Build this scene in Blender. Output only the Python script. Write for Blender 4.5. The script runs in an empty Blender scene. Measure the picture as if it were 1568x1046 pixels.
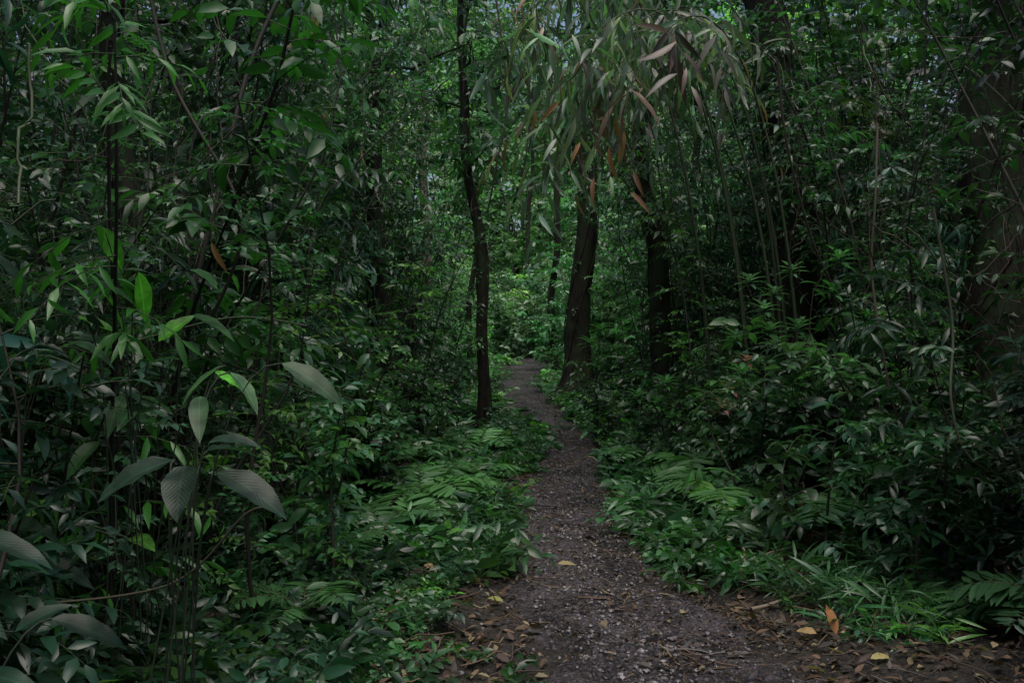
import bpy, math, numpy as np
from mathutils import Vector
rng=np.random.default_rng(7)
UP=np.array([0,0,1.0])
def nrm(a): return a/np.maximum(np.linalg.norm(a,axis=-1,keepdims=True),1e-9)
def U(a,b,s=None): return rng.uniform(a,b,s)
# ---------------------------------------------------------------- noise
_H=np.random.default_rng(3).random((256,256))
def vn(x,y):
    x=np.asarray(x,float);y=np.asarray(y,float)
    xi=np.floor(x).astype(int);yi=np.floor(y).astype(int);fx=x-xi;fy=y-yi
    fx=fx*fx*(3-2*fx);fy=fy*fy*(3-2*fy)
    h=lambda a,b:_H[a%256,b%256]
    return (h(xi,yi)*(1-fx)+h(xi+1,yi)*fx)*(1-fy)+(h(xi,yi+1)*(1-fx)+h(xi+1,yi+1)*fx)*fy-.5
def ss(a,b,x):
    t=np.clip((x-a)/(b-a),0,1);return t*t*(3-2*t)
def pathx(y): return np.interp(y,[-20,0,4.4,6,8.3,11,13.7,16,20,24,27,31,38,200],[.95,.9,.74,.5,.44,.6,.88,.5,.05,.3,.6,-.2,-4,-4])
def pathw(y): return np.interp(y,[-20,3,4.4,6,8.3,13.7,20,30,40],[.9,.8,.64,.52,.46,.44,.54,.6,.6])
def gz(x,y):
    s=np.abs(x-pathx(y))
    z=np.interp(y,[-300,-20,11,14,16,20,28,34,60,300],[0,0,0,.1,.27,.52,.9,1.25,8,14])
    z=z+.2*ss(.5,1.7,s)*(.6+vn(x*.9,y*.9))+.05*vn(x*3,y*3)+.025*vn(x*9+4,y*9)+.016*vn(x*25,y*25)
    z=z+.32*np.clip(s-5.5,0,22)+.3*ss(.7,2.4,x-pathx(y))*ss(5,8,y)*ss(17,13,y)
    return z
# ---------------------------------------------------------------- mesh builder
class MB:
    def __init__(s): s.V=[];s.F=[];s.M=[];s.T=[];s.L=[];s.n=0
    def add(s,V,F,mat,T,L):
        s.V.append(V);s.F.append(F+s.n);s.M.append(np.full(len(F),mat));s.T.append(T);s.L.append(L);s.n+=len(V)
    def leaves(s,P,D,N,L,W,col,bend=.25,fold=.3,n=2,mat=0,prof='lance',wave=0):
        m=len(P)
        L=np.broadcast_to(L,(m,));W=np.broadcast_to(W,(m,));col=np.broadcast_to(col,(m,3))
        D=nrm(D);N=N-(N*D).sum(1,keepdims=True)*D;N=nrm(N);S=np.cross(D,N)
        ts=np.linspace(0,1,n+1)[1:-1]
        if n==2: ts=np.array([.42])
        b=np.broadcast_to(bend,(m,))
        def cen(t): return P+D*(L*t*(1-.15*abs(t)*b))[:,None]-N*(b*L*t*t)[:,None]
        vs=[P[:,None]];lu=[np.zeros((1,2))]
        for t in ts:
            if prof=='lance': w=(math.sin(math.pi*t**.75))**.8
            elif prof=='ov': w=math.sin(math.pi*t**.85)**.8
            else: w=math.sin(math.pi*min(1,t*.95+.03)**.6)**.5
            c=cen(t);ws=(W*.5*w)
            wv=(wave*W*np.sin(t*19+P[:,0]*50))
            up=N*(fold*ws+wv)[:,None];sd=S*ws[:,None]
            up2=N*(fold*ws-wv)[:,None]
            vs+= [(c-sd+up)[:,None],c[:,None],(c+sd+up2)[:,None]]
            lu.append(np.array([[t,-w],[t,0],[t,w]]))
        vs.append(cen(1.0)[:,None]);lu.append(np.array([[1,0]]))
        V=np.concatenate(vs,1);k=V.shape[1]
        f=[[0,2,1],[0,3,2]]
        for i in range(len(ts)-1):
            a=1+3*i;b_=a+3
            f+=[[a,a+1,b_+1],[a,b_+1,b_],[a+1,a+2,b_+2],[a+1,b_+2,b_+1]]
        a=1+3*(len(ts)-1);f+=[[a,a+1,k-1],[a+1,a+2,k-1]]
        f=np.array(f)
        F=(f[None]+(np.arange(m)*k)[:,None,None]).reshape(-1,3)
        s.add(V.reshape(-1,3),F,mat,np.repeat(col,k,0),np.tile(np.concatenate(lu),(m,1)))
    def tubes(s,Q,R,k=4,mat=1,col=(.05,.04,.03)):
        m,n,_=Q.shape;R=np.broadcast_to(R,(m,n))
        T=nrm(np.gradient(Q,axis=1))
        ref=np.where(np.abs(T[...,2:3])>.8,np.array([1.,0,0]),UP)
        A=nrm(np.cross(T,ref));B=np.cross(T,A)
        an=np.arange(k)*2*math.pi/k
        V=Q[:,:,None]+R[:,:,None,None]*(A[:,:,None]*np.cos(an)[:,None]+B[:,:,None]*np.sin(an)[:,None])
        f=[]
        for i in range(n-1):
            for j in range(k):
                a=i*k+j;b=i*k+(j+1)%k;f+=[[a,b,b+k],[a,b+k,a+k]]
        f=np.array(f);F=(f[None]+(np.arange(m)*n*k)[:,None,None]).reshape(-1,3)
        col=np.broadcast_to(col,(m,3))
        s.add(V.reshape(-1,3),F,mat,np.repeat(col,n*k,0),np.zeros((m*n*k,2)))
    def make(s,name,mats,smooth=True):
        V=np.concatenate(s.V);F=np.concatenate(s.F);M=np.concatenate(s.M);T=np.concatenate(s.T);L=np.concatenate(s.L)
        me=bpy.data.meshes.new(name);me.vertices.add(len(V));me.vertices.foreach_set('co',V.astype(np.float32).ravel())
        me.loops.add(F.size);me.loops.foreach_set('vertex_index',F.astype(np.int32).ravel())
        me.polygons.add(len(F));me.polygons.foreach_set('loop_start',np.arange(0,F.size,3,dtype=np.int32))
        for mt in mats: me.materials.append(mt)
        me.polygons.foreach_set('material_index',M.astype(np.int32))
        me.polygons.foreach_set('use_smooth',np.full(len(F),smooth))
        a=me.attributes.new('tint','FLOAT_COLOR','POINT');a.data.foreach_set('color',np.concatenate([T,np.ones((len(T),1))],1).astype(np.float32).ravel())
        a=me.attributes.new('luv','FLOAT_VECTOR','POINT');a.data.foreach_set('vector',np.concatenate([L,np.zeros((len(L),1))],1).astype(np.float32).ravel())
        me.update(calc_edges=True)
        ob=bpy.data.objects.new(name,me);bpy.context.scene.collection.objects.link(ob);return ob
# ---------------------------------------------------------------- materials
def newmat(name):
    m=bpy.data.materials.new(name);m.use_nodes=True;nt=m.node_tree;nt.nodes.clear();return m,nt
def leafmat(name,rough=.33,trans=.3,veins=True,spec=.5):
    m,nt=newmat(name);N=nt.nodes.new;K=nt.links.new
    out=N('ShaderNodeOutputMaterial');mix=N('ShaderNodeMixShader');mix.inputs[0].default_value=trans
    p=N('ShaderNodeBsdfPrincipled');tr=N('ShaderNodeBsdfTranslucent')
    at=N('ShaderNodeAttribute');at.attribute_name='tint'
    col=at.outputs['Color']
    if veins:
        tc=N('ShaderNodeTexCoord');no=N('ShaderNodeTexNoise');no.inputs['Scale'].default_value=22
        K(tc.outputs['Object'],no.inputs['Vector'])
        mr=N('ShaderNodeMapRange');mr.inputs[1].default_value=.3;mr.inputs[2].default_value=.7;mr.inputs[3].default_value=.55;mr.inputs[4].default_value=1.35
        K(no.outputs[0],mr.inputs[0])
        mu=N('ShaderNodeVectorMath');mu.operation='SCALE';K(at.outputs['Color'],mu.inputs[0]);K(mr.outputs[0],mu.inputs['Scale']);col=mu.outputs[0]
        lu=N('ShaderNodeAttribute');lu.attribute_name='luv';sp=N('ShaderNodeSeparateXYZ');K(lu.outputs['Vector'],sp.inputs[0])
        ab=N('ShaderNodeMath');ab.operation='ABSOLUTE';K(sp.outputs[1],ab.inputs[0])
        mv=N('ShaderNodeMapRange');mv.inputs[1].default_value=0;mv.inputs[2].default_value=.1;mv.inputs[3].default_value=1.8;mv.inputs[4].default_value=1
        K(ab.outputs[0],mv.inputs[0]);m2=N('ShaderNodeVectorMath');m2.operation='SCALE';K(col,m2.inputs[0]);K(mv.outputs[0],m2.inputs['Scale']);col=m2.outputs[0]
        a1=N('ShaderNodeMath');a1.operation='MULTIPLY_ADD';K(ab.outputs[0],a1.inputs[0]);a1.inputs[1].default_value=-.35;K(sp.outputs[0],a1.inputs[2])
        a2=N('ShaderNodeMath');a2.operation='MULTIPLY';K(a1.outputs[0],a2.inputs[0]);a2.inputs[1].default_value=85
        a3=N('ShaderNodeMath');a3.operation='SINE';K(a2.outputs[0],a3.inputs[0])
        bp=N('ShaderNodeBump');bp.inputs['Strength'].default_value=.15;bp.inputs['Distance'].default_value=.0012;K(a3.outputs[0],bp.inputs['Height']);K(bp.outputs[0],p.inputs['Normal'])
    K(col,p.inputs['Base Color']);p.inputs['Roughness'].default_value=rough;p.inputs['Specular IOR Level'].default_value=spec
    t2=N('ShaderNodeVectorMath');t2.operation='MULTIPLY';K(col,t2.inputs[0]);t2.inputs[1].default_value=(1.4,1.9,.85);K(t2.outputs[0],tr.inputs['Color'])
    K(p.outputs[0],mix.inputs[1]);K(tr.outputs[0],mix.inputs[2]);K(mix.outputs[0],out.inputs[0]);return m
def barkmat(name,c1,c2,moss=(.02,.035,.012),mossamt=.5,sc=6):
    m,nt=newmat(name);N=nt.nodes.new;K=nt.links.new
    out=N('ShaderNodeOutputMaterial');p=N('ShaderNodeBsdfPrincipled')
    tc=N('ShaderNodeTexCoord');mp=N('ShaderNodeMapping');mp.inputs['Scale'].default_value=(1,1,.25);K(tc.outputs['Object'],mp.inputs[0])
    no=N('ShaderNodeTexNoise');no.inputs['Scale'].default_value=sc*4;no.inputs['Detail'].default_value=8;K(mp.outputs[0],no.inputs[0])
    r=N('ShaderNodeValToRGB');r.color_ramp.elements[0].position=.35;r.color_ramp.elements[1].position=.7;r.color_ramp.elements[0].color=(*c1,1);r.color_ramp.elements[1].color=(*c2,1);K(no.outputs[0],r.inputs[0])
    n2=N('ShaderNodeTexNoise');n2.inputs['Scale'].default_value=sc*.5;n2.inputs['Detail'].default_value=6;K(tc.outputs['Object'],n2.inputs[0])
    r2=N('ShaderNodeMapRange');r2.inputs[1].default_value=.45;r2.inputs[2].default_value=.58;r2.inputs[4].default_value=mossamt;K(n2.outputs[0],r2.inputs[0])
    mx=N('ShaderNodeMix');mx.data_type='RGBA';K(r2.outputs[0],mx.inputs[0]);K(r.outputs[0],mx.inputs[6]);mx.inputs[7].default_value=(*moss,1)
    K(mx.outputs[2],p.inputs['Base Color']);p.inputs['Roughness'].default_value=.85;p.inputs['Specular IOR Level'].default_value=.25
    b=N('ShaderNodeBump');b.inputs['Strength'].default_value=1;b.inputs['Distance'].default_value=.03;K(no.outputs[0],b.inputs['Height']);K(b.outputs[0],p.inputs['Normal'])
    K(p.outputs[0],out.inputs[0]);return m
def tintmat(name,rough=.6):
    m,nt=newmat(name);N=nt.nodes.new;K=nt.links.new
    out=N('ShaderNodeOutputMaterial');p=N('ShaderNodeBsdfPrincipled');at=N('ShaderNodeAttribute');at.attribute_name='tint'
    K(at.outputs['Color'],p.inputs['Base Color'])
    p.inputs['Roughness'].default_value=rough
    K(p.outputs[0],out.inputs[0]);return m
def soilmat(name,c1,c2,c3,rough):
    m,nt=newmat(name);N=nt.nodes.new;K=nt.links.new
    out=N('ShaderNodeOutputMaterial');p=N('ShaderNodeBsdfPrincipled');tc=N('ShaderNodeTexCoord')
    n1=N('ShaderNodeTexNoise');n1.inputs['Scale'].default_value=2.2;n1.inputs['Detail'].default_value=9;K(tc.outputs['Object'],n1.inputs[0])
    r=N('ShaderNodeValToRGB');e=r.color_ramp.elements;e[0].position=.4;e[1].position=.6;e[0].color=(*c1,1);e[1].color=(*c2,1);K(n1.outputs[0],r.inputs[0])
    v=N('ShaderNodeTexVoronoi');v.inputs['Scale'].default_value=48;K(tc.outputs['Object'],v.inputs[0])
    sp=N('ShaderNodeSeparateColor');K(v.outputs['Color'],sp.inputs[0])
    rr=N('ShaderNodeMapRange');rr.inputs[1].default_value=.72;rr.inputs[2].default_value=.95;rr.inputs[4].default_value=.85;K(sp.outputs[0],rr.inputs[0])
    mx=N('ShaderNodeMix');mx.data_type='RGBA';K(rr.outputs[0],mx.inputs[0]);K(r.outputs[0],mx.inputs[6]);mx.inputs[7].default_value=(*c3,1);K(mx.outputs[2],p.inputs['Base Color'])
    n2=N('ShaderNodeTexNoise');n2.inputs['Scale'].default_value=60;n2.inputs['Detail'].default_value=6;K(tc.outputs['Object'],n2.inputs[0])
    mr=N('ShaderNodeMapRange');mr.inputs[1].default_value=.35;mr.inputs[2].default_value=.65;mr.inputs[3].default_value=rough-.25;mr.inputs[4].default_value=rough+.25;K(n1.outputs[0],mr.inputs[0]);K(mr.outputs[0],p.inputs['Roughness'])
    ad=N('ShaderNodeMath');ad.operation='ADD';K(n2.outputs[0],ad.inputs[0]);K(v.outputs['Distance'],ad.inputs[1])
    b=N('ShaderNodeBump');b.inputs['Strength'].default_value=1;b.inputs['Distance'].default_value=.03;K(ad.outputs[0],b.inputs['Height']);K(b.outputs[0],p.inputs['Normal'])
    K(p.outputs[0],out.inputs[0]);return m
LEAF=leafmat('foliage_leaf',.28,.3,False,.5);LEAFB=leafmat('glossy_broad_leaf',.38,.35,True,.35)
DEAD=leafmat('dead_leaf',.6,.2,False,.3)
STEM=tintmat('stem',.7);STONE=tintmat('pebble',.4)
BARK=barkmat('dark_mossy_bark',(.008,.0065,.005),(.028,.024,.019),mossamt=.8)
BARKL=barkmat('pale_bark',(.07,.06,.045),(.2,.17,.13),mossamt=.5)
SOIL=soilmat('forest_soil',(.011,.009,.007),(.028,.021,.016),(.055,.042,.03),.7)
PATH=soilmat('damp_path_soil',(.02,.016,.018),(.058,.047,.053),(.125,.112,.125),.42)
# ---------------------------------------------------------------- palettes
def greens(m,kind='mid'):
    base={'dark':(.024,.064,.03),'mid':(.045,.118,.048),'lite':(.09,.225,.085),'far':(.17,.31,.16),'blue':(.038,.105,.07),'grey':(.13,.21,.125)}[kind]  # far: haze and clearing glow painted into leaf colour; lite: part of that glow
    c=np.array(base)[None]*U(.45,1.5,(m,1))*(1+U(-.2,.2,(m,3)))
    y=rng.random(m)<.06;c[y]=c[y]*np.array([1.8,1.9,.9]);return c
def browns(m):
    P=np.array([(.10,.062,.04),(.14,.09,.055),(.06,.04,.03),(.22,.17,.1),(.09,.08,.07),(.05,.036,.03),(.3,.25,.15)])
    return P[rng.choice(7,m,p=[.22,.13,.22,.08,.18,.14,.03])]*U(.5,1.3,(m,1))
# ---------------------------------------------------------------- generators
def sprigs(M,P,D,L,nl,ll,wr,col,droop=.3,ang=.95,hang=0.,taper=0,n=2,r=.004,bend=.3,fold=.3,prof='lance',lmat=0,smat=1,jit=.3,t0=.12,scol=(.03,.045,.018),pair=False,nup=.5,tp=4):
    m=len(P);D=nrm(D);L=np.broadcast_to(L,(m,)).astype(float);droop=np.broadcast_to(droop,(m,))
    S=np.cross(D,UP)+rng.normal(0,.05,(m,3));S=nrm(S)
    t=np.linspace(0,1,tp);Q=P[:,None]+D[:,None]*(L[:,None]*t)[...,None]-UP*((droop*L)[:,None]*t*t)[...,None]
    M.tubes(Q,r*(1-.75*t)[None]*np.ones((m,1)),3,smat,scol)
    if pair: tl=np.repeat(np.linspace(t0,1,(nl+1)//2),2)[:nl]
    else: tl=np.linspace(t0,1,nl)
    sg=np.where(np.arange(nl)%2==0,1.,-1.);tt=np.clip(tl[None]+U(-.02,.02,(m,nl)),0,1)
    a=np.full(nl,ang);a[-1]=.05
    pos=P[:,None]+D[:,None]*(L[:,None]*tt)[...,None]-UP*((droop*L)[:,None]*tt*tt)[...,None]
    tan=nrm(D[:,None]-UP*(2*droop[:,None]*tt)[...,None])
    dr=tan*np.cos(a)[None,:,None]+S[:,None]*(sg*np.sin(a))[None,:,None]+rng.normal(0,jit,(m,nl,3))-UP*hang
    Nn=np.cross(np.broadcast_to(S[:,None],tan.shape),tan);Nn=np.where((Nn[...,2:3]<0),-Nn,Nn)
    Nn=nrm(Nn+rng.normal(0,nup,(m,nl,3)))
    if taper==0: pl=.75+.35*np.sin(math.pi*np.clip(tl,0,1)**.8)
    else: pl=np.clip(np.sin(math.pi*(tl*.93+.04))**.7,.08,1) if taper==2 else np.clip(1.05-tl*.95,.08,1)
    LL=np.broadcast_to(ll,(m,))[:,None]*pl[None]*U(.65 if taper==0 else .92,1.3 if taper==0 else 1.05,(m,nl))
    c=col[:,None]*U(.7,1.3,(m,nl,1))
    M.leaves(pos.reshape(-1,3),dr.reshape(-1,3),Nn.reshape(-1,3),LL.ravel(),LL.ravel()*wr,c.reshape(-1,3),bend,fold,n,lmat,prof)
# clearings in front of the main trunks, (x,y,half width,length)
CLEAR=[(-.36,14,.38,6),(1.15,18,.4,6),(1.85,13,.45,7),(3.15,11.5,.65,6.5),(4.2,8.6,.5,3),(-2.75,7,.3,2),(-1.6,13,.3,4),(-2.1,25,.3,8)]
def saplings(M,X,Y,H,nb,bl,nl,ll,wr,kind,lean=.2,tmin=.12,r=.012,elev=.35,lx=0.,cap=True,**k):
    H=np.broadcast_to(H,X.shape).copy()
    if cap: H=np.minimum(H,(2.0+.47*np.clip(Y,0,99))*U(.9,1.1,len(X)))
    keep=np.ones(len(X),bool)
    for cx,cy,hw,ln in CLEAR: keep&=~((H>1.2)&(np.abs(X-cx*Y/cy)<hw)&(Y<cy+.2)&(Y>cy-ln))
    X,Y,H=X[keep],Y[keep],H[keep]
    m=len(X);B=np.stack([X,Y,gz(X,Y)-.05],1)
    le=rng.normal(0,lean,(m,3))*H[:,None];le[:,2]=0;le[:,0]+=lx*H
    wob=rng.normal(0,.04,(m,3))*H[:,None];wob[:,2]=0
    f=lambda t:B[:,None]+UP*(H[:,None]*t)[...,None]+le[:,None]*(t**2)[...,None]+wob[:,None]*np.sin(t*7)[...,None]
    t=np.linspace(0,1,9)[None]*np.ones((m,1));M.tubes(f(t),r*(1.1-.8*t),5,1,np.array([.022,.019,.013])*U(.6,1.6,(m,1)))
    tb=U(tmin,1,(m,nb));P=f(tb).reshape(-1,3);az=U(0,2*math.pi,(m,nb)).ravel()
    D=np.stack([np.cos(az),np.sin(az),rng.normal(elev,.35,m*nb)],1)
    c=np.repeat(greens(m,kind),nb,0)*U(.8,1.2,(m*nb,1))
    sprigs(M,P,D,bl*U(.5,1.2,m*nb),nl,ll*np.repeat(U(.7,1.3,m),nb),wr,c,**k)
def lb(y): # left wall boundary
    return np.interp(y,[-6,2,4,8,12,14,18,24,30],[-1.2,-1.25,-1.4,-1.5,-1.4,-1.0,-.8,-.75,-.9])
def rb(y):
    return np.interp(y,[-6,2,4,8,10,13,16,18,24,30],[2.6,2.5,2.4,2.1,2.0,1.85,1.65,1.3,1.1,1.3])
def wall(n,side,y0,y1,depth,s0=0.):
    y=U(y0,y1,n);s=s0+depth*U(0,1,n)**1.2
    x=np.where(side<0,lb(y)-s,rb(y)+s)+vn(y*1.1,np.full(n,side*9.))*.8;return x,y
# ---------------------------------------------------------------- ground + path
def axis(segs):
    o=[]
    for a,b,st in segs: o.append(np.arange(a,b,st))
    return np.concatenate(o+[[segs[-1][1]]])
def sheet(name,X,Y,Z,mat):
    ny,nx=X.shape;V=np.stack([X,Y,Z],-1).reshape(-1,3)
    i=np.arange(ny-1)[:,None]*nx+np.arange(nx-1)[None];a=i.ravel()
    F=np.concatenate([np.stack([a,a+1,a+nx+1],1),np.stack([a,a+nx+1,a+nx],1)])
    b=MB();b.add(V,F,0,np.ones((len(V),3))*.5,np.zeros((len(V),2)));return b.make(name,[mat])
gx=axis([(-300,-40,20),(-40,-8,1),(-8,-3,.2),(-3,4,.035),(4,9,.2),(9,40,1),(40,300,20)])
gy=axis([(-300,-20,20),(-20,1,.8),(1,12,.035),(12,30,.1),(30,70,1),(70,400,20)])
X,Y=np.meshgrid(gx,gy);sheet('ground',X,Y,gz(X,Y),SOIL)
py=axis([(-6,2,.2),(2,12,.03),(12,38,.08)]);u=np.linspace(-1,1,61)
PX=pathx(py)[:,None]+u[None]*(pathw(py)+.12+.35*vn(py*1.9,py*0))[:,None];PY=py[:,None]*np.ones((1,61))
PZ=gz(PX,PY)+.022-.07*np.abs(u[None])**4+.04*vn(PX*7,PY*7)*(np.abs(u)[None]>.4)+.02*vn(PX*18,PY*18)
sheet('dirt_path',PX,PY,PZ,PATH)
# pebbles
def pebbles():
    b=MB();m=9000;y=2.5+16*rng.random(m)**1.5;x=pathx(y)+rng.normal(0,.5,m)*(pathw(y)+.15)
    s=.004+.012*rng.random(m)**3;c=np.stack([x,y,gz(x,y)+.024*(np.abs(x-pathx(y))<pathw(y)*.8)],1)
    o=np.array([[1,0,0],[0,1,0],[-1,0,0],[0,-1,0],[0,0,.7],[0,0,-.5],[.6,.6,.4],[-.6,.6,.35],[-.6,-.6,.4],[.6,-.6,.3]],float)
    V=c[:,None]+s[:,None,None]*(o[None]*U(.7,1.3,(m,10,1)))*U(.7,1.5,(m,1,3))
    f=np.array([[0,6,4],[6,1,4],[1,7,4],[7,2,4],[2,8,4],[8,3,4],[3,9,4],[9,0,4],[0,1,6],[1,2,7],[2,3,8],[3,0,9]])
    F=(f[None]+(np.arange(m)*10)[:,None,None]).reshape(-1,3)
    T=np.repeat(np.array([.085,.076,.082])*U(.2,2.2,(m,1)),10,0);b.add(V.reshape(-1,3),F,0,T,np.zeros((m*10,2)));b.make('pebbles',[STONE],False)
pebbles()
# leaf litter
def litter():
    b=MB()
    for m,sx,l0,l1,cm in [(22000,1.9,.03,.1,1.2),(10000,.6,.012,.05,.85)]:
        y=2.3+17*rng.random(m)**1.4;x=pathx(y)+.2+rng.normal(0,sx,m)
        if sx>1: k=(np.abs(x-pathx(y))>pathw(y)*.9)|(rng.random(m)<.06);x=x[k];y=y[k]
        m=len(x);az=U(0,6.28,m)
        P=np.stack([x,y,gz(x,y)+.014+.02*(np.abs(x-pathx(y))<pathw(y)*.8)],1);D=np.stack([np.cos(az),np.sin(az),rng.normal(.15,.2,m)],1)
        N=UP+rng.normal(0,.35,(m,3));L=U(l0,l1,m)
        b.leaves(P,D,N,L,L*U(.2,.5,m),browns(m)*cm,rng.normal(.2,.3,m),.35,3,0)
    m=1100;y=2.5+12*rng.random(m);x=pathx(y)+rng.normal(.1,1.4,m);az=U(0,6.28,m);L=U(.05,.35,m);t=np.linspace(-.5,.5,5)
    Q=np.stack([x,y,gz(x,y)+.03],1)[:,None]+np.stack([np.cos(az),np.sin(az),rng.normal(0,.1,m)],1)[:,None]*(L[:,None]*t)[...,None]+rng.normal(0,.006,(m,5,3))
    b.tubes(Q,U(.0015,.005,(m,1))*np.ones((1,5)),4,1,browns(m))
    b.make('leaf_litter',[DEAD,STEM])
litter()
# ---------------------------------------------------------------- ground cover
def cover():
    b=MB()
    def grp(m,fx,nb,kind,ll,wr,L,nl,thr=0.,up=(.3,1.6),near=.1):
        x,y=fx(m);k=(vn(x*1.6+20,y*1.6)+vn(x*5,y*5)*.6)>thr+near*ss(8,4,y);x=x[k];y=y[k];m=len(x)
        H=np.repeat(U(.6,1.5,m),nb)
        x=np.repeat(x,nb);y=np.repeat(y,nb);c=np.repeat(greens(m,kind),nb,0);az=U(0,6.28,m*nb)
        D=np.stack([np.cos(az),np.sin(az),U(*up,m*nb)],1)
        sprigs(b,np.stack([x,y,gz(x,y)],1),D,L*H*U(.5,1.4,m*nb),nl,ll*H*U(.8,1.25,m*nb),wr,c,droop=.4,r=.002,prof='ov',n=3)
    def left(m): y=3+13*rng.random(m)**1.2;return pathx(y)-pathw(y)-.0-np.abs(rng.normal(0,.75,m)),y
    def leftf(m): y=6+9.5*rng.random(m)**1.2;return pathx(y)-pathw(y)-.0-np.abs(rng.normal(0,.7,m)),y
    def lcorner(m): y=2.2+4*rng.random(m);return -.75-1.6*rng.random(m),y
    def right(m): y=6+12*rng.random(m)**1.1;return pathx(y)+pathw(y)+.0+np.abs(rng.normal(0,.65,m)),y
    def rnear(m): y=3+6*rng.random(m);return pathx(y)+pathw(y)+.3+np.abs(rng.normal(0,1.,m)),y
    grp(1200,left,4,'mid',.042,.48,.11,7);grp(450,left,4,'mid',.065,.34,.2,8);grp(200,leftf,6,'mid',.12,.22,.36,8,-.1,(.8,2.5));grp(280,leftf,5,'mid',.08,.5,.3,5,-.05,(.8,2.5))
    grp(420,lcorner,5,'dark',.08,.34,.26,7,-.3,(.5,2.2),0);grp(420,lcorner,4,'mid',.045,.45,.14,7,-.2,(.3,1.8),0)
    grp(900,right,4,'mid',.045,.48,.14,7);grp(400,right,3,'lite',.06,.4,.2,7);grp(220,right,6,'mid',.11,.24,.36,8,-.1,(.8,2.5));grp(300,right,5,'mid',.08,.5,.3,5,-.05,(.8,2.5))
    grp(800,rnear,3,'mid',.045,.38,.12,7);grp(300,rnear,6,'mid',.13,.1,.22,5,-.1,(1,3))
    def far(m): y=14+16*rng.random(m);sg=np.where(rng.random(m)<.5,-1,1);return pathx(y)+sg*(pathw(y)+.02+np.abs(rng.normal(0,.6,m))),y
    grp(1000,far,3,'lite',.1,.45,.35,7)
    b.make('ground_cover_plants',[LEAF,STEM])
cover()
# ---------------------------------------------------------------- undergrowth
for side in (-1,1):
    b=MB();L=side<0
    w=lambda n,y0,y1,d,s0=0.:wall(n,side,y0,y1,d,s0)
    # low shrubs
    saplings(b,*w(130,5 if L else 6,18,2.4,-.35),U(.4,1.2,130),22,.28,8,.08,.46,'mid',prof='ov',n=3)
    saplings(b,*w(70,2.8,9,2.2,.1),U(.5,1.6,70),24,.3,8,.10,.34,'dark',n=3)
    saplings(b,*w(60,5.5,16,2.,-.2),U(.5,1.7,60),14,.35,6,.14,.44,'mid',prof='ov',n=4,hang=.15)
    # medium
    n=65 if L else 40
    saplings(b,*w(n,3.2 if L else 5,16,3.,.2),U(1.5,3.6,n),30,.5,10,.14,.2,'dark',hang=.35,droop=.45,n=3)
    saplings(b,*w(n+20,5.5,18,2.8,.2),U(1.2,3.4,n+20),30,.42,9,.10,.42,'mid',prof='ov',n=3)
    saplings(b,*w(26,3.5 if L else 6,16,3,.3),U(2,4.5,26),26,.5,8,.19,.17,'blue',hang=.7,droop=.6,n=3)
    saplings(b,*w(32,5,14,2.5,.3),U(1.5,4.5,32),20,.5,6,.17,.38,'mid',prof='ov',hang=.4,n=4)
    # tall wall
    d0=.6 if L else 1.2
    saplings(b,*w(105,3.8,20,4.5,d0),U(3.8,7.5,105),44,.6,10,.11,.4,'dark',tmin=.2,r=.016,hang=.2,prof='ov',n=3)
    saplings(b,*w(32,8,18,1.6,.4),U(3.8,6.5,32),38,.6,9,.11,.38,'mid',tmin=.5,r=.014,hang=.3,lx=-.18*side)
    # deep backing
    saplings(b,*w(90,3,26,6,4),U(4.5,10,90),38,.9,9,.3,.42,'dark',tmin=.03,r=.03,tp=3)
    # fine-leaved
    saplings(b,*w(85,3.5 if L else 5.5,14,2.2,.0),U(1.,4.2,85),40,.35,12,.05,.45,'mid')
    b.make('undergrowth_foliage',[LEAF,STEM])
# mid distance thicket; clearing glow put into the paler leaf colours
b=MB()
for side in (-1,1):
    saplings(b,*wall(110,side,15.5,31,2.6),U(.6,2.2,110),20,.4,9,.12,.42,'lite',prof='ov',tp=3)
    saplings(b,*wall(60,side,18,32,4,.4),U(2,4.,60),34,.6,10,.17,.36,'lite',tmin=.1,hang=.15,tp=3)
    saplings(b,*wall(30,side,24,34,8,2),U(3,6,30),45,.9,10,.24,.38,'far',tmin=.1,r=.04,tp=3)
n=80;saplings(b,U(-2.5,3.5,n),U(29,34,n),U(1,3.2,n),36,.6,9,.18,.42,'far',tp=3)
b.make('shrub_thicket',[LEAF,STEM])
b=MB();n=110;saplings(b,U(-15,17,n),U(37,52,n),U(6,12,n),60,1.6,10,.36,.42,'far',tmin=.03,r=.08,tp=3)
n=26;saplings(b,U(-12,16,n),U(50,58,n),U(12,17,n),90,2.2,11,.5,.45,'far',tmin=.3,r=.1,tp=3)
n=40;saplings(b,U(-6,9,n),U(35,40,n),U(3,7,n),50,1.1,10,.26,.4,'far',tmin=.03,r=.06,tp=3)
b.make('distant_trees',[LEAF,STEM])
b=MB();n=60;saplings(b,U(-9,9,n),U(-8,-3.5,n),U(4,8,n),34,1.2,9,.42,.42,'dark',tmin=.05,r=.05,cap=False,tp=3)  # added behind the camera, out of view, to block sky and darken near walls
b.make('undergrowth_foliage',[LEAF,STEM])
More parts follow.
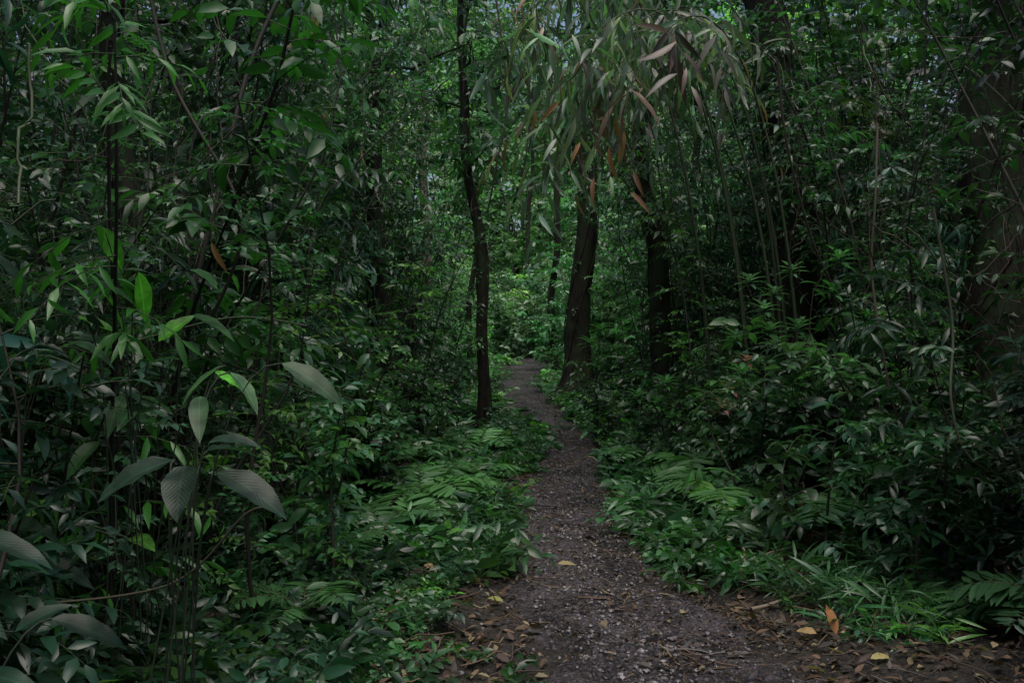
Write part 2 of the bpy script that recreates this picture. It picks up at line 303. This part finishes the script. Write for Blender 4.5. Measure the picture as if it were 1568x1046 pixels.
# ---------------------------------------------------------------- trees
def tree(x,y,tx,ty,H,r,bark=BARK,flare=.4,nlimb=8,kind='mid',c0=.5,ns=18,wig=.05,lens=2.0,epi=0,ll=.14):
    b=MB();z0=float(gz(x,y))-.1
    nr=60;t=np.linspace(0,1,nr);cx=x+(tx-x)*t+wig*(np.sin(t*9+x*3)+.4*np.sin(t*21))*r*4;cy=y+(ty-y)*t+wig*np.cos(t*8+y)*r*4;Q=np.stack([cx,cy,z0+H*t],1)
    R=r*(1-.55*t)*(1+flare*np.exp(-t*H/.35));k=18
    b.tubes(Q[None],R[None],k,1)
    V=b.V[0];ang=np.tile(np.arange(k)*2*math.pi/k,nr);zz=V[:,2];cc=np.repeat(Q,k,0)
    but=1+.22*np.sin(ang*5+x)*np.exp(-(zz-z0)/.5)+.2*vn(ang*3,zz*2.5)+.15*vn(ang*1.2+9,zz*.8)
    V[:,:2]=cc[:,:2]+(V[:,:2]-cc[:,:2])*but[:,None]
    m=nlimb;tl=np.sort(U(c0,.97,m));az=U(0,6.28,m)+np.arange(m)*2.4
    P=np.stack([np.interp(tl,t,Q[:,i]) for i in range(3)],1);D=nrm(np.stack([np.cos(az),np.sin(az),U(.3,1.,m)],1));L=lens*U(.5,1.1,m)
    s=np.linspace(0,1,9);wob=np.cumsum(rng.normal(0,.06,(m,9,3)),1)*L[:,None,None]*.6;wob[:,0]=0
    LQ=P[:,None]+D[:,None]*(L[:,None]*s)[...,None]+wob-UP*(.1*L[:,None]*s*s)[...,None]
    b.tubes(LQ,(r*.25)*(1-.9*s)[None]*np.ones((m,1)),7,1)
    ii=rng.integers(1,9,(m,ns));BP=LQ[np.arange(m)[:,None],ii].reshape(-1,3)+rng.normal(0,.1,(m*ns,3))
    a=U(0,6.28,m*ns);BD=np.stack([np.cos(a),np.sin(a),rng.normal(.1,.5,m*ns)],1)
    sprigs(b,BP,BD,U(.4,.9,m*ns),10,ll*U(.7,1.2,m*ns),.4,greens(m*ns,kind),hang=.25,r=.005)
    # climbing vine stems and leaves on the trunk
    for j in range(2 if epi else 0):
        ph=U(0,6.28);aa=ph+t*U(6,14);q=Q+np.stack([np.cos(aa),np.sin(aa),aa*0],1)*(R*1.02+.01)[:,None];b.tubes(q[None,:45],.012,6,1)
    if epi:
        epi=int(epi*2.6);te=U(.02,.75,epi);P=np.stack([np.interp(te,t,Q[:,i]) for i in range(3)],1);a=U(0,6.28,epi)
        D=np.stack([np.cos(a),np.sin(a),U(-.5,.6,epi)],1);P=P+D*np.array([1,1,0])*r*.7
        sprigs(b,P,D,U(.12,.35,epi),8,.075,.45,greens(epi,'mid'),droop=.7,prof='ov')
    return b.make('tree',[LEAF,bark])
tree(-.36,14,-.8,14.5,7.5,.09,c0=.5,nlimb=9,lens=1.6,wig=.2,epi=14)
tree(1.2,18,1.5,18.6,8,.24,flare=1.2,epi=20,c0=.55)
tree(1.95,13,1.65,13,7,.16,wig=.12,epi=28,c0=.6)
tree(3.45,11.5,2.7,11.3,7,.33,epi=36,c0=.7,lens=2.2)
tree(4.1,8.6,4.6,9,6,.38,epi=22,c0=.75,lens=2.)
tree(-2.65,7,-2.9,7,6,.12,c0=.6,lens=1.6,wig=.15,epi=14,nlimb=6)
tree(-1.5,13,-2.1,13.2,7.5,.14,c0=.55,wig=.15,lens=1.8,epi=12)
tree(-3.2,11,-3.0,11,7,.15,epi=14,lens=2.)
tree(-2.1,25,-2.3,25,10,.15,bark=BARKL,c0=.75,nlimb=5)
tree(.55,33,.6,33,9,.1,c0=.8,nlimb=4,wig=.2);tree(3.5,22,3.7,22,9,.18,c0=.7,nlimb=5);tree(-3.6,20,-3.4,20,9,.14,c0=.7,nlimb=5)
tree(1.05,24,1.0,24,8,.1,c0=.75,nlimb=4,wig=.2);tree(-.75,19.5,-.9,19.5,8,.06,c0=.75,nlimb=4,wig=.4)
tree(-5.5,16,-5.5,16,9,.3);tree(7,15,7,15,9,.3,lens=3)
tree(2.9,15.5,2.7,15.4,7,.08,c0=.7,wig=.3,nlimb=5);tree(-2.2,9.5,-2.1,9.5,6,.05,c0=.7,wig=.3,nlimb=5)
tree(-4.4,2.0,-3.6,2.2,6.8,.2,c0=.68,lens=2.8,nlimb=12,ll=.2,ns=22);tree(5.0,2.2,4.2,2.4,6.8,.2,c0=.68,lens=2.8,nlimb=12,ll=.2,ns=22)  # unseen trees, added so overhead crowns shade the near path and walls
tree(-3,-2,-1.8,-1.5,7,.2,c0=.62,lens=3.2,nlimb=12,ll=.2);tree(3.2,-2.2,2.2,-1.6,7,.2,c0=.62,lens=3.2,nlimb=12,ll=.2)  # more unseen crowns behind the camera, added to deepen shade on the sides
# ---------------------------------------------------------------- bamboo
def bamboo(culms,kind='grey',den=26,name='bamboo_clump',ll=.32,wr=.15,hang=.7):
    b=MB()
    for (x,y,x1,y1,h,drop) in culms:
        t=np.linspace(0,1,26);z=float(gz(x,y))
        Q=np.stack([x+(x1-x)*t**1.8,y+(y1-y)*t**1.8,z+h*np.sin(t*math.pi*.62)/1.0-drop*t**6],1)
        b.tubes(Q[None],(.018*(1-.85*t))[None],7,1,(.035,.055,.022))
        m=den;tb=U(.5,1,m)**.8;P=np.stack([np.interp(tb,t,Q[:,i]) for i in range(3)],1);a=U(0,6.28,m)
        D=np.stack([np.cos(a),np.sin(a),rng.normal(-.3,.4,m)],1)
        c=greens(m,kind)*(.55+.6*rng.random((m,1)));k=rng.random(m)<.12;c[k]=browns(k.sum())*1.8
        sprigs(b,P,D,U(.3,.75,m),6,ll*U(.6,1.2,m),wr,c,droop=.8,hang=hang,n=5,bend=.3,r=.003,ang=.8,scol=(.06,.06,.03),jit=.5)
    return b.make(name,[LEAF,STEM])
bamboo([(2.5,9.2,.2,8.4,4.3,1.0),(2.7,9.6,.5,8.7,4.4,1.2),(2.4,10,-.1,9.4,5.0,.8),(2.8,10.2,.8,9.6,4.7,1.5),(2.3,9.6,.4,9.,4.3,1.2),(2.6,8.9,.8,8.,4.1,1.0),(2.1,10.4,-.2,10.3,5.2,.7),(2.2,11,.3,11,5.0,1.7),(2.5,12,.5,12,5.8,1.6)],den=27)
bamboo([(-2.3,9,-.8,8.8,4.9,.3),(-2.6,8,-1.4,7.6,4.6,.6)],'mid',18,ll=.24)
# ---------------------------------------------------------------- ferns
def fern(x,y,nf,L,kind='mid',z=.07,dz=.8):
    b=MB();a=np.arange(nf)*6.283/nf+U(-.4,.4,nf)
    P=np.tile([x,y,float(gz(x,y))+z],(nf,1));D=np.stack([np.cos(a),np.sin(a),U(dz*.7,dz*1.4,nf)],1)
    base={'lite':(.085,.21,.07),'mid':(.06,.155,.055),'dark':(.03,.075,.032)}[kind]
    col=np.array(base)[None]*U(.75,1.3,(nf,1))*U(.8,1.15)
    sprigs(b,P,D,L*U(.75,1.2,nf),44,.17*L/.5,.24,col,droop=U(.45,.75,nf),ang=1.2,taper=2,n=3,r=.004,bend=.15,fold=.15,jit=.07,t0=.12,pair=True,nup=.15,scol=(.05,.05,.02),tp=7)
    b.make('fern',[LEAF,STEM])
for a in [(-.75,8.2,9,.85,'lite',.15),(-.5,9.7,8,.75,'lite',.12),(-.95,7.2,8,.7),(1.7,9.3,9,.85,'lite',.15),(1.65,7.9,9,.75,'lite',.12),(1.35,8.6,7,.55),(-1.1,10.5,8,.85),(2.4,8.2,8,.8),(-1.1,6,8,.55),(-1.05,5,7,.42),(2.2,6.4,8,.7),(1.7,15,7,.9),(-.4,12,8,.75,'lite',.12),(-1.2,3.4,7,.45,'dark'),(-.25,10.8,6,.45),(1.4,11,7,.65,'lite',.12),(1.6,12,7,.65,'lite'),(2.0,10.6,8,.7),(2.3,5.2,7,.5),(2.6,4.6,8,.7,'dark'),(-1.6,8.8,8,.9),(1.65,6.9,6,.45),(-.5,15.5,7,.7),(-1.6,12,8,.8),(2.1,9.9,8,.7),(2.9,7.0,8,.8),(2.5,7.4,8,.7)]: fern(*a)
# ---------------------------------------------------------------- broad-leaved plants
def broad(base,leaves,col,name='broadleaf_plant',n=9,prof='ov'):
    b=MB();B=np.array(base,float)
    for (px,py_,pz,dx,dy,dz,L,W,bend) in leaves:
        P=np.array([px,py_,pz]);t=np.linspace(0,1,10)[:,None];mid=np.array([B[0]*.6+P[0]*.4+U(-.08,.08),B[1]*.5+P[1]*.5+U(-.1,.1),max(P[2],B[2])*1.02])
        Q=(1-t)**2*(B+np.array([U(-.12,.12),U(-.12,.12),0]))+2*t*(1-t)*mid+t*t*P;b.tubes(Q[None],.003,6,1,(.02,.028,.015))
        b.leaves(P[None],np.array([[dx,dy,dz]],float),np.array([[.5*U(-1,1),-.35+.4*U(-1,1),1.]]),L,W,np.array(col)*U(.55,1.3),bend,.3,n,0,prof,wave=.04)
    return b.make(name,[LEAFB,STEM])
g=lambda x,y:float(gz(x,y))
broad((-1.05,3.2,g(-1.05,3.2)),[(-.74,3.2,1.43,.9,-.3,-.35,.25,.08,.3),(-.92,3.25,1.40,.6,-.5,-.35,.2,.055,.3),(-.95,3.3,1.42,-.8,-.3,-.4,.2,.06,.35),(-.97,3.1,1.33,.2,-.9,-.3,.2,.06,.4)],(.06,.14,.055))
broad((-1.0,2.9,g(-1,2.9)),[(-.86,2.9,1.12,.95,-.4,-.25,.26,.1,.3),(-.95,2.9,1.14,.1,-.9,-.35,.22,.1,.3),(-1.0,2.95,1.15,-.8,-.5,-.2,.24,.095,.3),(-.92,3.,1.17,.5,.7,.1,.2,.07,.3),(-.9,2.95,1.2,.8,-.2,.25,.16,.06,.4)],(.018,.042,.024))
broad((-1.5,2.6,g(-1.5,2.6)),[(-1.38,2.5,1.02,.95,-.2,-.1,.26,.07,.25),(-1.4,2.4,.92,.9,-.3,-.3,.24,.07,.3),(-1.2,2.4,.8,.7,.3,.5,.14,.05,.25),(-1.3,2.4,.7,.8,-.3,.1,.2,.06,.3),(-1.25,2.7,.75,.9,.1,-.2,.22,.07,.3),(-1.3,2.7,.6,.6,-.5,.1,.22,.07,.3)],(.012,.042,.022))
broad((-1.6,4.1,g(-1.6,4.1)),[(-1.66,4.,1.96,.35,.3,-.7,.2,.085,.15),(-1.5,4.,1.78,.05,.3,-.9,.22,.075,.1),(-1.42,4,1.50,.5,.3,.55,.18,.08,.15),(-1.68,4.05,1.72,.4,.3,-.6,.2,.08,.2),(-1.2,4,1.38,.5,.2,-.3,.14,.06,.1),(-1.75,4,1.60,.8,.1,-.2,.17,.05,.2)],(.12,.45,.04))
broad((1.45,7.8,g(1.45,7.8)),[(1.42,7.8,.5,-.25,-.3,-.6,.35,.07,.6),(1.46,7.8,.52,.1,-.3,-.5,.35,.07,.7),(1.4,7.8,.5,-.8,-.3,.2,.3,.06,.6),(1.5,7.8,.5,.8,-.3,.2,.35,.06,.6)],(.07,.2,.06),name='strap_leaf_plant')
broad((3.1,5.4,g(3.1,5.4)),[(2.55,5.3,.75,.6,-.2,.35,.2,.05,.2),(2.6,5.3,.95,.5,-.2,-.3,.2,.045,.3),(2.75,5.3,1.05,.5,-.2,.5,.16,.04,.2)],(.05,.14,.07))
# taller broad-leaved plants inside the thicket
for i in range(17):
    y=U(3.4,9);x=lb(y)-U(.05,1.0);h=U(.9,3.2);c=greens(1,'dark' if i%2 else 'mid')[0]
    lv=[]
    for j in range(9):
        a=U(0,6.28);lv.append((x+.25*math.cos(a),y+.25*math.sin(a),h*U(.6,1.1),math.cos(a),math.sin(a),U(-.6,.3),U(.16,.34),U(.05,.09),U(.2,.5)))
    broad((x,y,g(x,y)),lv,c,n=6)
def whorl(x,y,heads,col,ll=.16,wr=.27):
    b=MB();z=g(x,y)
    for (hx,hy,hz) in heads:
        t=np.linspace(0,1,8);Q=np.stack([x+(hx-x)*t**1.5,y+(hy-y)*t**1.5,z+(hz-z)*t],1);b.tubes(Q[None],(.008*(1-.5*t))[None],5,1,(.03,.027,.02))
        m=13;a=np.arange(m)*2.4;D=np.stack([np.cos(a),np.sin(a),np.linspace(-.2,1,m)],1);P=np.tile([hx,hy,hz],(m,1))-UP*np.linspace(.06,0,m)[:,None]
        b.leaves(P,D,UP-D*.2,U(.8,1.2,m)*ll,U(.8,1.2,m)*ll*wr,np.array(col)*U(.7,1.3,(m,1)),.3,.3,5,0)
    b.make('whorled_shrub',[LEAFB,STEM])
whorl(2.6,9,[(2.1,8.8,2.05),(2.35,8.9,1.95),(2.2,8.7,1.8),(2.5,8.9,2.15),(2.0,8.9,1.55),(2.3,8.7,1.5)],(.09,.19,.11))
whorl(2.9,8,[(2.5,7.6,2.15),(2.45,7.6,1.9),(2.75,7.7,1.7),(3.3,7.6,2.6),(3.1,7.6,2.1)],(.05,.15,.055))
whorl(1.6,10,[(1.45,10,.9),(1.6,10,.75),(1.3,10.3,.95),(1.55,10,1.1)],(.06,.18,.06))
whorl(2.0,9.,[(1.95,8.8,1.1),(2.05,8.7,1.35),(1.85,8.7,.95)],(.28,.15,.14),.13)
whorl(1.2,14.6,[(1.15,14.6,1.5),(1.3,14.5,1.7),(1.5,14.6,1.4),(1.25,14.6,1.2)],(.07,.2,.06),.2)
for i in range(18):
    s=-1 if i%2 else 1;y=U(6.5,13);x=(lb(y)-U(-.1,.8)) if s<0 else rb(y)+U(-.2,1.2);h=U(.7,1.7)
    whorl(x,y,[(x+U(-.35,.35),y+U(-.3,.3),h*U(.6,1.1)) for _ in range(6)],np.array([.045,.125,.05])*U(.6,1.3),U(.12,.2),U(.22,.36))
# ---------------------------------------------------------------- dead hanging leaves + accents
b=MB()
DL=[(.77,7.9,3.05,.3),(.82,8,3.3,.25),(.55,8.,3.1,.2),(1.0,8.2,2.9,.25),(.4,8.3,3.5,.25),(-1.36,4.5,1.95,.16),(-1.5,8,3.35,.18),(-1.2,8,3.05,.16),(-1.35,8.2,2.95,.16),(.2,9,3.6,.25),(.95,8.,2.7,.25),(.65,7.9,2.8,.24),(.88,7.8,3.15,.28)]
P=np.array([d[:3] for d in DL]);m=len(DL);L=np.array([d[3] for d in DL])
b.leaves(P,np.array([0,0,-1.])+rng.normal(0,.3,(m,3)),np.array([0,-1,.2])+rng.normal(0,.6,(m,3)),L,L*.17,np.array([.27,.14,.065])*U(.5,1.3,(m,1)),.3,.6,5,0)
t=np.linspace(0,1,4);Q=P[:,None]+UP*(.5*t)[None,:,None]+rng.normal(0,.01,(m,4,3));Q[:,0]=P;b.tubes(Q,.003,4,1,(.06,.045,.03))
b.make('hanging_dead_leaves',[DEAD,STEM])
def fallen(x,y,az,el,L,W,c,name='fallen_leaf'):
    b=MB();b.leaves(np.array([[x,y,g(x,y)+.03]]),np.array([[math.cos(az),math.sin(az),el]]),np.array([[0,-.5,1.]]),L,W,np.array([c]),.25,.35,7,0,'ov',wave=.05);b.make(name,[DEAD])
fallen(1.58,4.85,1.7,1.6,.17,.05,(.3,.13,.04));fallen(1.5,4.9,2.8,.25,.1,.05,(.4,.27,.12));fallen(1.62,4.5,.3,.15,.12,.04,(.4,.35,.14))
fallen(.3,6.6,.2,.1,.14,.045,(.3,.25,.12));fallen(-.05,5.6,2.4,.2,.14,.04,(.3,.3,.1));fallen(1.3,5.7,1,.1,.1,.05,(.28,.2,.15));fallen(.9,5.3,1,.1,.08,.04,(.3,.24,.15));fallen(-.5,6.2,2,.3,.14,.05,(.25,.2,.09))
def stick(pts,r,c,name='fallen_branch'):
    b=MB();p=np.array(pts,float);t=np.linspace(0,1,len(p));tt=np.linspace(0,1,len(p)*5);Q=np.stack([np.interp(tt,t,p[:,i]) for i in range(3)],1)
    Q[1:-1]=(Q[:-2]+Q[1:-1]*2+Q[2:])/4;Q+=rng.normal(0,r*.3,Q.shape);b.tubes(Q[None],(r*(1-.5*tt))[None],7,0,c);b.make(name,[STEM])
stick([(1.38,6.1,g(1.38,6.1)),(1.43,6.1,g(1.4,6.1)+.14),(1.41,6.1,g(1.4,6.1)+.22)],.012,(.3,.24,.18))
stick([(1.35,6.,g(1.35,6)+.03),(1.6,6.2,g(1.6,6.2)+.1),(1.75,6.3,g(1.75,6.3)+.06)],.01,(.14,.1,.07))
stick([(1.3,5.4,g(1.3,5.4)+.03),(1.7,5.6,g(1.7,5.6)+.04)],.012,(.2,.16,.12));stick([(2.0,6.9,g(2,6.9)),(2.02,6.9,g(2,6.9)+.3)],.012,(.22,.15,.1))
stick([(-.3,8.2,g(-.3,8.2)+.05),(.1,8.8,g(.1,8.8)+.05),(.5,8.9,g(.5,8.9)+.05)],.012,(.05,.035,.03))
# ---------------------------------------------------------------- lianas
def vine(pts,r,c=(.045,.038,.026)):
    b=MB();p=np.array(pts,float);n=len(p);t=np.linspace(0,n-1,n*12)
    def cr(t):
        i=np.clip(np.floor(t).astype(int),0,n-2);f=(t-i)[:,None];P=lambda k:p[np.clip(k,0,n-1)]
        return .5*((2*P(i))+(-P(i-1)+P(i+1))*f+(2*P(i-1)-5*P(i)+4*P(i+1)-P(i+2))*f**2+(-P(i-1)+3*P(i)-3*P(i+1)+P(i+2))*f**3)
    Q=cr(t);b.tubes(Q[None],np.full((1,len(Q)),r),7,0,c);b.make('liana_vine',[STEM])
vine([(2.0,7.5,3.6),(2.1,7.6,3.0),(2.35,7.8,2.3),(2.6,8,1.9)],.01)
vine([(2.35,6.4,2.9),(2.3,6.3,2.4),(2.28,6.3,1.9),(2.35,6.2,1.2)],.008,(.09,.075,.05))
vine([(2.2,5.2,2.2),(2.3,5.2,1.6),(2.25,5.1,1.2),(2.35,5.1,.9),(2.7,5.2,.75)],.007,(.07,.08,.045))
vine([(-1.9,5,1.5),(-1.4,5,1.62),(-1.05,5.1,1.58)],.005,(.05,.07,.03))
vine([(-2.1,5.5,4),(-1.9,5.5,3),(-1.5,5.5,2.2),(-1.7,5.6,1.6)],.01)
vine([(-1.6,3.2,.65),(-1.1,3.2,.72),(-.85,3.2,.95),(-.75,3.2,.95)],.004,(.05,.045,.025))
vine([(-2.2,6,0),(-2.05,6,1.2),(-1.8,6.1,2.4),(-1.6,6.3,3.4),(-1.1,6.5,4.5)],.014,(.02,.018,.013))
vine([(-.2,10,5.2),(-.05,10,4),(-.15,10,3.3),(-.25,10.1,2.8)],.01);vine([(.1,11,5.2),(.2,11,4.1),(.1,11,3.2)],.008)
b=MB()
for side in (-1,1):
    m=360;y=3.2+12*rng.random(m);x=np.where(side<0,lb(y)-.15-2.2*rng.random(m),rb(y)+.15+2.2*rng.random(m));z=gz(x,y)+U(.1,3.5,m)
    d=nrm(np.stack([rng.normal(0,.3,m)+side*.15,rng.normal(0,.3,m),rng.normal(0,1,m)],1));t=np.linspace(0,1,12);L=U(.4,1.7,m)
    Q=np.stack([x,y,z],1)[:,None]+d[:,None]*(L[:,None]*t)[...,None]-UP*(.5*L[:,None]*(t-t*t)*U(0,1.5,(m,1)))[...,None]+np.cumsum(rng.normal(0,.018,(m,12,3)),1)
    b.tubes(Q,U(.0015,.006,(m,1))*np.ones((1,12)),4,0,np.where(rng.random((m,1))<.6,np.array([.06,.048,.032]),np.array([.05,.07,.03]))*U(.4,1.5,(m,1)))
b.make('vine_tangle',[STEM])
# ---------------------------------------------------------------- light, world, camera
sc=bpy.context.scene;w=bpy.data.worlds.new('World');sc.world=w;w.use_nodes=True;nt=w.node_tree
bg=nt.nodes['Background'];sky=nt.nodes.new('ShaderNodeTexSky');sky.sky_type='NISHITA';sky.sun_disc=False
EL,AZ=math.radians(76),math.radians(165);sky.sun_elevation=EL;sky.sun_rotation=AZ;sky.dust_density=5;sky.air_density=1
nt.links.new(sky.outputs[0],bg.inputs[0]);bg.inputs[1].default_value=.15
v=Vector((math.sin(AZ)*math.cos(EL),math.cos(AZ)*math.cos(EL),math.sin(EL)))
ld=bpy.data.lights.new('sun','SUN');ld.energy=2.0;ld.angle=math.radians(60);ld.color=(1,.98,.94);lo=bpy.data.objects.new('sun',ld);sc.collection.objects.link(lo);lo.rotation_euler=(-v).to_track_quat('-Z','Y').to_euler()
cd=bpy.data.cameras.new('camera');cd.lens=35;cd.sensor_width=36;cd.clip_end=1500;cd.clip_start=.05;co=bpy.data.objects.new('camera',cd);sc.collection.objects.link(co)
co.location=(0,0,1.5);co.rotation_euler=(math.radians(90),0,0);sc.camera=co
sc.view_settings.view_transform='Standard';sc.view_settings.look='None';sc.view_settings.exposure=0
